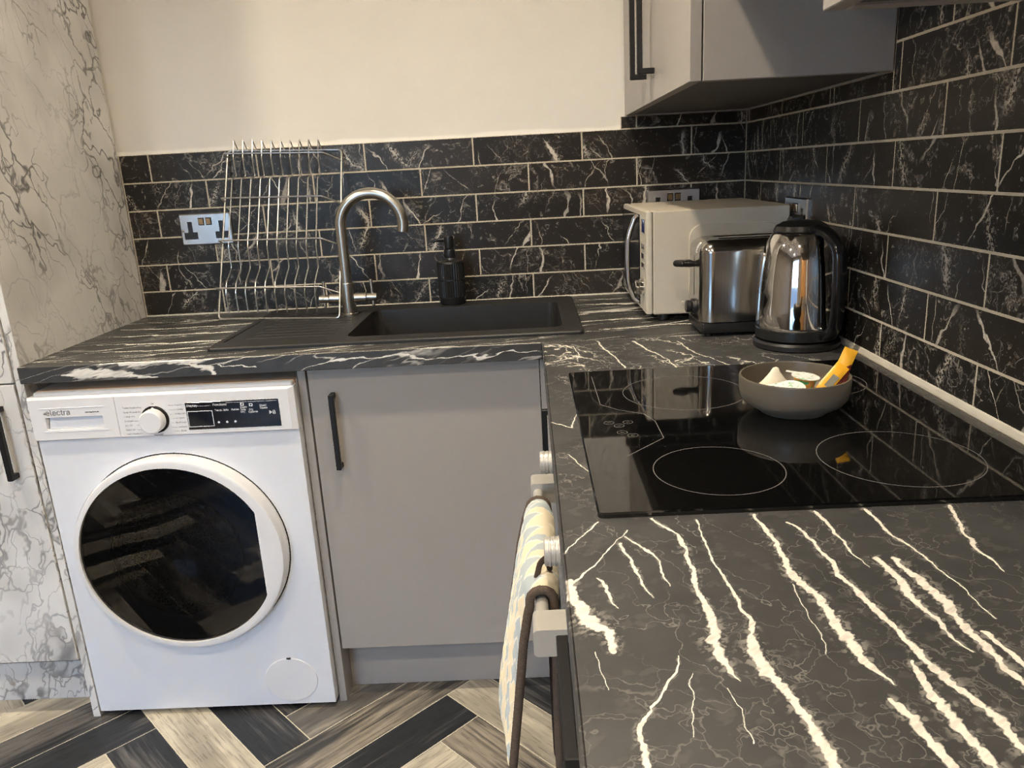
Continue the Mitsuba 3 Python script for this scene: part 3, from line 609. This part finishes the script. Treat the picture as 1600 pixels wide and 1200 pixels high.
d = thing('soap_dispenser', 'black ribbed soap dispenser on the back rim of the sink', 'soap dispenser')
DX, DY, DZ = -.8325, -.083, .9187
def flute():
    n, rows = 144, [(.033, 0), (.0355, .004), (.0375, .016), (.0378, .022), (.0378, .0225), (.0378, .066), (.0380, .0665), (.0380, .0705), (.0378, .071), (.0378, .113), (.0378, .1135), (.036, .119), (.028, .121)]
    th = np.arange(n)*2*np.pi/n; V = []
    for i, (rad, z) in enumerate(rows):
        fl_ = i in (4, 5, 8, 9)
        rr_ = rad-(.0017*(.5-.5*np.cos(th*36)) if fl_ else 0)
        V += [(a*math.cos(q), a*math.sin(q), z) for a, q in zip(np.broadcast_to(rr_, n), th)]
    F = []
    for i in range(len(rows)-1):
        for k in range(n):
            l = (k+1) % n; F += [[i*n+k, i*n+l, (i+1)*n+l], [i*n+k, (i+1)*n+l, (i+1)*n+k]]
    V += [(0, 0, 0), (0, 0, rows[-1][1])]; c0 = len(V)-2
    for k in range(n): F += [[c0, (k+1) % n, k], [c0+1, (len(rows)-1)*n+k, (len(rows)-1)*n+(k+1) % n]]
    return trimesh.Trimesh(np.array(V)+[DX, DY, DZ], F, process=False)
part(d, 'bottle', flute(), 'mat_soft_black', 30)
part(d, 'stem', cyl((DX, DY, DZ+.1205), (DX, DY, DZ+.134), .0055, 16), 'mat_chrome')
part(d, 'collar', lathe([(0, .128), (.0135, .128), (.0155, .131), (.0155, .148), (.0135, .151), (0, .151)], 32, (DX, DY, DZ)), 'mat_soft_black')
part(d, 'pump_head', lathe([(0, .1505), (.0105, .1505), (.0125, .155), (.0130, .183), (.0115, .187), (0, .187)], 32, (DX, DY, DZ)), 'mat_soft_black')
part(d, 'nozzle', tube([(DX-.008, DY, DZ+.178), (DX-.028, DY-.003, DZ+.1775), (DX-.039, DY-.004, DZ+.176), (DX-.043, DY-.0045, DZ+.170)], [.0062, .005, .0042, .0036], 14), 'mat_soft_black')

# wire rack leaning on the wall
rk = thing('dish_rack', 'chrome wire plate rack standing upright, leaning on the tiles left of the tap', 'dish rack')
BLc, BRc, TLc, TRc = map(np.array, ((-1.475, -.145, .9178), (-1.1193, -.234, .9195), (-1.434, -.0035, 1.3615), (-1.118, -.0035, 1.349)))
def rp(s, z, f):
    """a point of the rack: s along its width, z height, f metres in front of its frame"""
    t_ = (z-.9145)/(1.355-.9145); p = (BLc*(1-s)+BRc*s)*(1-t_)+(TLc*(1-s)+TRc*s)*t_
    return p+f*np.array([0, -.95, .31])
def smooth_path(P, r, n=4):
    out = [P[0]]
    for a, b_, c in zip(P[:-2], P[1:-1], P[2:]):
        a, b_, c = map(np.array, (a, b_, c)); l1, l2 = np.linalg.norm(a-b_), np.linalg.norm(c-b_); q = min(r, l1*.4, l2*.4)
        p0, p1 = b_+(a-b_)/l1*q, b_+(c-b_)/l2*q
        for t_ in np.linspace(0, 1, n): out.append((1-t_)**2*p0+2*t_*(1-t_)*b_+t_**2*p1)
    out.append(P[-1]); return np.array(out)
cor = [BLc, BRc, TRc, TLc]; loop = []
for i in range(4):
    a, b_, c = cor[i-1], cor[i], cor[(i+1) % 4]; u_, v_ = (a-b_)/np.linalg.norm(a-b_), (c-b_)/np.linalg.norm(c-b_)
    for t_ in np.linspace(0, 1, 5): loop.append((1-t_)**2*(b_+u_*.012)+2*t_*(1-t_)*b_+t_**2*(b_+v_*.012))
part(rk, 'frame', tube(loop, .0025, 8, closed=True, up=(0, 1, 0)), 'mat_wire')
for z in (1.338, 1.222, 1.112, .989):
    part(rk, 'rail', tube(smooth_path([rp(.0, z, 0), rp(.0, z, .031), rp(.86, z, .031), rp(1., z-.012, 0)], .006), .0023, 8), 'mat_wire')
for i in range(10):
    s_ = .088+.0815*i
    P = [rp(s_, 1.358, 0), rp(s_-.004, 1.3735, .031), rp(s_, 1.327, .029), rp(s_, 1.288, 0), rp(s_, 1.272, .029), rp(s_, 1.097, .029), rp(s_, 1.047, 0), rp(s_, 1.0035, .029), rp(s_, .977, .029), rp(s_, .930, 0)]
    part(rk, 'wire', tube(smooth_path(P, .006), .0018, 6), 'mat_wire')

def socket(label, c, u, n_, plug=False):
    """double wall socket centred at c, u = its right-hand direction, n_ = out of the wall"""
    k = thing('wall_socket', label, 'socket'); c, u, n_ = (np.array(q, float) for q in (c, u, n_)); up = np.array([0, 0, 1.])
    R = np.stack([u, up, n_], 1)
    def pl(m): m.vertices = c+m.vertices@R.T; return m
    part(k, 'plate', pl(plate(rrect(-.0735, .0735, -.0435, .0435, .003), .0002, .0085, 'z', .003)), 'mat_steel_plate', 20)
    for x in (-.0105, .0105):
        part(k, 'switch_rocker', pl(cat(plate(rrect(x-.0085, x+.0085, .011, .032, .001), .0086, .0095, 'z', .0003))), 'mat_black_plastic', 20)
        part(k, 'switch_rocker', pl(hull([(x+a, z, hh) for a in (-.0062, .0062) for z, hh in ((.0135, .0096), (.0135, .0105), (.0225, .0118), (.0295, .0135), (.0295, .0096))])), 'mat_copper', 20)
    for x in (-.0445, .0445):
        hole = sg.box(x-.0055, -.008, x+.0055, .021).union(sg.box(x-.018, -.026, x+.018, -.0085)).buffer(.002).buffer(-.001)
        part(k, 'pin_holes', pl(prism(hole, .0084, .0089)), 'mat_black_plastic', 20)
    for x in (-.066, .066): part(k, 'screw', pl(lathe([(0, .0100), (.0025, .0098), (.0036, .0086), (0, .0084)], 16, (x, -.003, 0))), 'mat_chrome')
    return k
socket('steel double socket behind the wire rack, left of the tap', (-1.5265, 0, 1.1535), (1, 0, 0), (0, -1, 0))
socket('steel double socket half hidden behind the beige microwave', (-.2005, 0, 1.1545), (1, 0, 0), (0, -1, 0))
socket('steel double socket on the right wall above the kettle', (0, -.4515, 1.1365), (0, -1, 0), (-1, 0, 0))
pg = thing('plug', 'black plug in the right-wall socket above the kettle', 'plug')
part(pg, 'casing', hull([(x, y, z) for x, q in ((-.0118, .0), (-.030, .004), (-.036, .010)) for y in (-.520+q, -.472-q) for z in (1.098+q, 1.144-q)]), 'mat_black_plastic')
part(pg, 'flex', tube([(-.026, -.496, 1.105), (-.022, -.499, 1.09), (-.010, -.52, 1.06), (-.0072, -.57, 1.0), (-.0072, -.61, .94), (-.0115, -.64, .9155), (-.0125, -.68, .9150)], .0032, 10), 'mat_black_plastic')

# ------------------------------------------------------------------ microwave, toaster, kettle
m = thing('microwave', 'beige microwave oven standing against the back corner', 'microwave')
MX0, MX1, MY0, MY1, MZ0, MZ1 = -.328, -.016, -.446, -.032, .926, 1.1655
part(m, 'casing', box(MX0, MX1, MY0, MY1, MZ0, MZ1, .004), 'mat_beige', 50)
part(m, 'side_emboss', plate(rrect(-.246, -.04, .958, 1.131, .03, 8), MY0+.001, MY0-.002, 'y', .0017), 'mat_beige', 15)
part(m, 'side_emboss', plate(rrect(-.262, -.24, .949, .957, .002), MY0+.001, MY0-.0015, 'y', .001), 'mat_beige', 15)
fp = part(m, 'front_panel', box(-.3445, MX0-.0005, MY0, MY1, MZ0+.002, MZ1, .003), 'mat_beige_light', 50)
part(m, 'door_window', box(-.3465, -.3446, -.352, MY1+.012, MZ0+.012, MZ1-.012, .001), 'mat_gloss_black')
part(fp, 'display', box(-.3462, -.3446, -.428, -.392, 1.116, 1.146, .0006), 'mat_blue_screen')
for z in (1.084, 1.062, 1.040):
    part(fp, 'button', box(-.3475, -.3446, -.43, -.393, z-.006, z+.006, .001), 'mat_chrome')
part(fp, 'dial', cat(cyl((-.3446, -.411, .990), (-.356, -.411, .990), .019, 32), cyl((-.356, -.411, .990), (-.366, -.411, .990), .0165, 32, .002)), 'mat_chrome')
part(m, 'handle', tube(smooth_path([(-.3466, -.336, 1.150), (-.355, -.336, 1.145), (-.372, -.336, 1.10), (-.374, -.336, 1.04), (-.372, -.336, .985), (-.356, -.336, .948), (-.3466, -.336, .943)], .02, 6), .006, 14, flat=1.0), 'mat_chrome')
for x in (-.30, -.05):
    for y in (-.42, -.06): part(m, 'foot', cyl((x, y, .9103), (x, y, MZ0-.0002), .013, 16), 'mat_black_plastic')

t = thing('toaster', 'brushed steel toaster with a black base between the microwave and the kettle', 'toaster')
TX0, TX1, TY0, TY1 = -.258, -.018, -.640, -.492
def rbox(x0, x1, y0, y1, z0, z1, r, rz):
    P = []
    for cx in (x0+r, x1-r):
        for cy in (y0+r, y1-r):
            b_ = trimesh.creation.uv_sphere(r, count=[16, 32]).vertices
            P += [(cx+a, cy+b, z1-rz+c*rz/r) for a, b, c in b_ if c >= -1e-9]
            P += [(cx+r*math.cos(q), cy+r*math.sin(q), z0) for q in np.arange(32)*2*np.pi/32]
    return hull(P)
Mt = man(rbox(TX0, TX1, TY0, TY1, .9415, 1.111, .028, .028))
for y in (-.594, -.538): Mt = Mt-man(box(TX0+.045, TX1-.045, y-.014, y+.014, 1.03, 1.13, .002))
Mt = Mt-man(box(TX0-.01, TX0+.006, -.5685, -.5635, .99, 1.075, 0))
bd = part(t, 'body', tri(Mt), 'mat_brushed_end', 40)
part(t, 'base', box(TX0+.003, TX1-.003, TY0+.003, TY1-.003, .9155, .9412, .004), 'mat_black_plastic', 50)
for x in (TX0+.02, TX1-.02):
    for y in (TY0+.02, TY1-.02): part(t, 'foot', cyl((x, y, .9103), (x, y, .9153), .008, 12), 'mat_black_plastic')
part(t, 'lever', hull(np.vstack([ball((TX0-.038, -.566, 1.060), .0075, 2).vertices*[1, 1, 1], ball((TX0-.012, -.566, 1.059), .0085, 2).vertices, ball((TX0-.028, -.552, 1.060), .006, 2).vertices, ball((TX0-.028, -.580, 1.060), .006, 2).vertices, ball((TX0+.001, -.566, 1.057), .0055, 2).vertices])), 'mat_black_plastic', 60)
part(t, 'browning_dial', cat(cyl((TX0+.001, -.566, .966), (TX0-.006, -.566, .966), .0165, 32), cyl((TX0-.006, -.566, .966), (TX0-.018, -.566, .966), .0135, 32, .002)), 'mat_black_plastic')
def on_end(a0, a1, y0, y1, r_):
    V = [(TX0+.028-r_*math.cos(q), y, 1.083+r_*math.sin(q)) for q in np.radians(np.linspace(a0, a1, 7)) for y in (y0, y1)]
    return trimesh.Trimesh(V, [f for i in range(6) for f in ([2*i, 2*i+1, 2*i+3], [2*i, 2*i+3, 2*i+2])], process=False)
st = part(t, 'sticker', on_end(2, 50, -.596, -.582, .0284), {'type': 'twosided', 'b': {'type': 'ref', 'id': 'mat_sticker'}}, False, label='small white sticker')
part(st, 'print', cat(*[on_end(a, a+3, -.5935, -.5845, .0286) for a in (8, 17, 26, 35)]+[on_end(8, 40, -.590, -.5888, .0286)]), {'type': 'twosided', 'b': {'type': 'ref', 'id': 'mat_print_grey'}}, False)

k_ = thing('kettle', 'polished steel kettle with a black lid and handle on its round base', 'kettle')
KX, KY = -.0905, -.738
part(k_, 'power_base', lathe([(0, .9103), (.080, .9103), (.0825, .912), (.0825, .921), (.079, .9255), (.06, .9265), (0, .9265)], 64, (KX, KY, 0)), 'mat_soft_black')
part(k_, 'lower_band', lathe([(0, .9268), (.074, .9268), (.0785, .930), (.0788, .9475), (.077, .9485), (0, .9485)], 64, (KX, KY, 0)), 'mat_black_plastic')
prof = [(0, .9486), (.0772, .9486), (.0786, .951), (.0786, .97), (.0781, .99), (.0770, 1.015), (.0753, 1.04), (.0728, 1.065), (.0702, 1.083), (.0664, 1.10), (.0608, 1.115), (.0545, 1.125), (.0515, 1.1295), (.049, 1.131), (0, 1.131)]
from scipy.interpolate import CubicSpline
pz = np.array(prof[2:12]); cs = CubicSpline(pz[:, 1], pz[:, 0]); zz = np.linspace(.951, 1.125, 40)
prof = prof[:2]+[(float(cs(z)), float(z)) for z in zz]+prof[12:]
part(k_, 'body', lathe(prof, 96, (KX, KY, 0)), 'mat_kettle', 50)
part(k_, 'lid', lathe([(0, 1.1312), (.0505, 1.1312), (.0515, 1.134), (.047, 1.143), (.034, 1.150), (.018, 1.1525), (0, 1.153)], 64, (KX, KY, 0)), 'mat_black_plastic')
hd = np.array([.40, -.9165, 0.])
def kp(r_, z): return np.array([KX, KY, z])+hd*r_
part(k_, 'handle', tube(smooth_path([kp(.044, 1.1355), kp(.075, 1.132), kp(.108, 1.108), kp(.113, 1.05), kp(.112, .99), kp(.104, .958), kp(.084, .946)], .03, 7), [.0125]*43, 18, flat=1.25, up=(-.6, -.8, 0)) if False else tube(smooth_path([kp(.044, 1.136), kp(.072, 1.131), kp(.100, 1.104), kp(.104, 1.05), kp(.103, .99), kp(.098, .955), kp(.080, .940)], .03, 7), .0105, 18, flat=1.35, up=(.9165, .40, 0)), 'mat_gloss_black', 60)
part(k_, 'switch', hull([np.array(kp(a, z))+np.array([-.9165, -.40, 0])*b for a, z in ((.079, .931), (.079, .943), (.0855, .933), (.084, .941)) for b in (-.011, .011)]), 'mat_black_plastic')
part(k_, 'spout', hull([np.array([KX, KY, z])-hd*a+np.array([.9165, .40, 0])*b for a, z, b in ((.050, 1.128, .022), (.050, 1.128, -.022), (.072, 1.128, .004), (.072, 1.128, -.004), (.060, 1.095, .010), (.060, 1.095, -.010), (.066, 1.085, 0))]), 'mat_kettle', 30)

# ------------------------------------------------------------------ bowl and its contents
bw = thing('bowl', 'grey-brown stoneware bowl of sachets standing on the hob', 'bowl')
BX, BY, BZ = -.239, -1.172, .9160
put(bw, lathe([(0, .003), (.040, .003), (.042, 0), (.0475, 0), (.050, .003), (.056, .0068), (.067, .0135), (.0745, .0225), (.0768, .034), (.0772, .0515), (.0762, .0535), (.0742, .0535), (.0732, .0515), (.0725, .040), (.0695, .0285), (.062, .0195), (.048, .0125), (.02, .0105), (0, .0105)], 96, (BX, BY, BZ)), 'mat_bowl', 60)
def pot(label, c, ax, body, tilt=0):
    k = thing('creamer_pot', label, 'creamer pot'); ax = np.array(ax, float)/np.linalg.norm(ax)
    A = trimesh.geometry.align_vectors([0, 0, 1], ax)
    def pl(m_): m_.apply_transform(A); m_.apply_translation(c); return m_
    part(k, 'tub', pl(lathe([(0, -.012), (.0115, -.012), (.013, -.010), (.0155, .008), (.019, .009), (.019, .0098), (0, .0098)], 40)), body)
    lid = ellipse_poly(0, 0, .0195, n=40).union(sg.Polygon([(-.012, .012), (-.024, .018), (-.021, .024), (-.004, .019)]))
    part(k, 'foil_lid', pl(prism(lid, .0099, .0105)), 'mat_foil', False)
    return k
pot('creamer pot with a white foil lid and orange and green side, upright in the bowl', (BX+.0135, BY-.004, BZ+.0405), (.10, -.06, 1), 'mat_pot')
pot('creamer pot lying with its printed foil lid up, at the front of the bowl', (BX-.016, BY-.036, BZ+.0345), (-.12, -.30, 1), 'mat_pot_white')
pot('creamer pot lying under the other pots in the bottom of the bowl', (BX+.006, BY+.012, BZ+.0228), (.05, .1, 1), 'mat_pot')
k = thing('sugar_sachet', 'crumpled cream paper sachet with a pointed top, at the left of the bowl', 'sachet')
def cone():
    n, V, F = 24, [], []; rings = [(.024, .0), (.0235, .008), (.019, .016), (.0115, .024), (.006, .031), (.0035, .036)]
    for i, (r_, z) in enumerate(rings):
        for j in range(n):
            q = j*2*np.pi/n; w_ = 1+.10*math.sin(3*q+i)+.05*math.sin(7*q+2*i); V.append((r_*w_*math.cos(q)+z*.12, r_*.62*w_*math.sin(q), z))
    for i in range(len(rings)-1):
        for j in range(n):
            l = (j+1) % n; F += [[i*n+j, i*n+l, (i+1)*n+l], [i*n+j, (i+1)*n+l, (i+1)*n+j]]
    V += [(0, 0, 0), (.0045, 0, .0375)]; c0 = len(V)-2
    for j in range(n): F += [[c0, (j+1) % n, j], [c0+1, (len(rings)-1)*n+j, (len(rings)-1)*n+(j+1) % n]]
    return trimesh.Trimesh(np.array(V)*[1.2, 1.2, 1.22]+[BX-.033, BY-.002, BZ+.0205], F, process=False)
put(k, cone(), 'mat_cream_paper', 60)
def sachet(label, c, ex, ey, L, W, th, m_, window=False, name='sachet'):
    """flat pillow sachet: c = lower middle, ex along its length, ey across"""
    k = thing(name, label, 'sachet', None); ex = np.array(ex, float); ex /= np.linalg.norm(ex); ey = np.cross(ex, (.27, .86, -.42)) if ey is None else np.array(ey, float); ey -= ex*np.dot(ex, ey); ey /= np.linalg.norm(ey); ez = np.cross(ex, ey)
    nu, nv = 13, 7; V, F = [], []
    for side in (1, -1):
        for i in range(nu):
            for j in range(nv):
                a, b_ = i/(nu-1), j/(nv-1)*2-1
                crimp = .0004*math.sin(j*2.6)*((a < .06) or (a > .94))
                q = th*math.sqrt(max(0, 1-b_**2))*min(1, 6*a, 6*(1-a))**.7+.0002
                V.append(np.array(c)+ex*a*L+ey*b_*W/2+ez*(side*q+crimp))
    o_ = nu*nv
    for i in range(nu-1):
        for j in range(nv-1):
            a, b_, c_, d_ = i*nv+j, i*nv+j+1, (i+1)*nv+j+1, (i+1)*nv+j
            F += [[a, d_, c_], [a, c_, b_], [o_+a, o_+b_, o_+c_], [o_+a, o_+c_, o_+d_]]
    edge = [i*nv for i in range(nu)]+[(nu-1)*nv+j for j in range(1, nv)]+[i*nv+nv-1 for i in range(nu-2, -1, -1)]+[j for j in range(nv-2, 0, -1)]
    for a, b_ in zip(edge, edge[1:]+edge[:1]): F += [[a, b_, o_+b_], [a, o_+b_, o_+a]]
    ms = trimesh.Trimesh(V, F, process=False)
    if ms.volume < 0: ms.invert()
    if window:
        part(k, 'wrapper', ms, m_, 60)
        s_ = -1 if np.dot(ez, [0, -1, 0]) < 0 else 1
        part(k, 'label', hull([np.array(c)+ex*a*L+ey*b_*W/2+ez*s_*(th+q) for a in (.30, .66) for b_ in (-.75, .25) for q in (-.0008, .0004)]), 'mat_sachet_window', False)
    else: put(k, ms, m_, 60)
    return k
sachet('orange sachet with a pale window, foremost of the sachets at the right of the bowl', (BX+.023, BY-.030, BZ+.0285), (.052, .024, .046), None, .060, .019, .0022, 'mat_orange', True)
sachet('dark red sachet tucked beside the windowed orange sachet in the bowl', (BX+.0405, BY-.030, BZ+.027), (.042, .026, .046), None, .052, .008, .0018, 'mat_dark_red')
sachet('tall orange sachet reaching highest over the right rim of the bowl', (BX+.046, BY-.022, BZ+.030), (.034, .024, .056), None, .070, .019, .002, 'mat_orange')
sachet('dark red sachet nearest the right rim of the bowl', (BX+.0565, BY-.0245, BZ+.032), (.022, .022, .046), None, .044, .009, .0016, 'mat_dark_red')

# ------------------------------------------------------------------ quilted glove over the oven handle
og = thing('oven_glove', 'quilted oven glove with a leaf pattern and brown edging over the oven handle', 'oven glove')
def glove_path(off):
    """cross-section in (x, z): up the outer flap, over the bar, down the inner flap; off = offset from the middle layer"""
    P = [(-.672, .432), (-.670, .46), (-.664, .52), (-.655, .60), (-.646, .67), (-.637, .715), (-.632, .732)]
    P += [(-.6165+.0165*math.cos(q), .732+.0175*math.sin(q)) for q in np.radians(np.linspace(160, 25, 8))]
    P += [(-.6005, .725), (-.600, .69), (-.602, .60), (-.603, .52), (-.602, .44)]
    P = np.array(P); T = np.gradient(P, axis=0); T /= np.linalg.norm(T, axis=1, keepdims=True); N = np.stack([-T[:, 1], T[:, 0]], 1)
    return P, N
GP, GN = glove_path(0)
def dense(A, n):
    s_ = np.r_[0, np.cumsum(np.linalg.norm(np.diff(GP, axis=0), axis=1))]; q = np.linspace(0, s_[-1], n); return np.stack([np.interp(q, s_, A[:, i]) for i in range(A.shape[1])], 1), q
NP_, NY = 90, 34
gp, gs = dense(GP, NP_); gn, _ = dense(GN, NP_); gn /= np.linalg.norm(gn, axis=1, keepdims=True)
Y0, Y1 = -1.362, -1.075
def glove_sheet(side, thick):
    V, UV = [], []
    for i in range(NP_):
        end = min(gs[i], gs[-1]-gs[i]); rnd = max(0, .06-end)
        inset = .06-math.sqrt(max(0, .06**2-rnd**2)) if rnd > 0 else 0
        for j in range(NY):
            b_ = j/(NY-1); y = (Y0+inset)+(Y1-Y0-2*inset)*b_
            puff = (abs(math.sin(gs[i]*math.pi/.027+abs((b_*6) % 1-.5)*2.4))**.5)*.0035*min(1, 8*b_, 8*(1-b_))
            edge = min(1, 10*b_, 10*(1-b_), end/.012+.15)
            p = gp[i]+gn[i]*side*(thick*(.35+.65*edge)+puff)
            V.append((p[0]-.019*b_*min(1, max(0, (.74-p[1])/.3))*(gs[i] < .35)+.003*math.sin(7*b_+gs[i]*9)*(gs[i] < .3), y, p[1])); UV.append((b_, gs[i]/.30))
    return np.array(V), np.array(UV)
grid = []
for i in range(NP_-1):
    for j in range(NY-1):
        a = i*NY+j; grid += [[a, a+1, a+NY+1], [a, a+NY+1, a+NY]]
grid = np.array(grid)
sgn_out = 1 if np.dot(gn[5], [-1, 0]) > 0 else -1
Vo, UVo = glove_sheet(sgn_out, .0055)
mo = trimesh.Trimesh(Vo, grid, process=False)
if mo.face_normals[len(grid)//10].dot([-1, 0, 0]) < 0: mo = trimesh.Trimesh(Vo, grid[:, ::-1], process=False)
part(og, 'outer_cloth', mo, {'type': 'twosided', 'b': {'type': 'ref', 'id': 'mat_glove'}}, True, uv=UVo)
Vi, _ = glove_sheet(-sgn_out, .0045)
mi_ = trimesh.Trimesh(Vi, grid[:, ::-1] if mo.faces[0][1] == grid[0][1] else grid, process=False)
part(og, 'lining', mi_, {'type': 'twosided', 'b': {'type': 'ref', 'id': 'mat_quilt_dark'}}, True, label='dark brown quilted lining')
mid = (Vo+Vi)/2; G = mid.reshape(NP_, NY, 3)
edge = np.vstack([G[:, 0], G[-1, 1:], G[::-1, -1][1:], G[0, ::-1][1:-1]])
part(og, 'binding', tube(edge, .0062, 10, closed=True, up=(0, 1, 0.3)), 'mat_binding', 60, 'brown fabric edging')

part(og, 'hanging_loop', tube(smooth_path([(-.622, -1.337, .7535), (-.617, -1.332, .772), (-.607, -1.322, .774), (-.6035, -1.318, .752)], .008, 5), .0055, 8, flat=.25, up=(0, .6, 1)), 'mat_binding', 60)
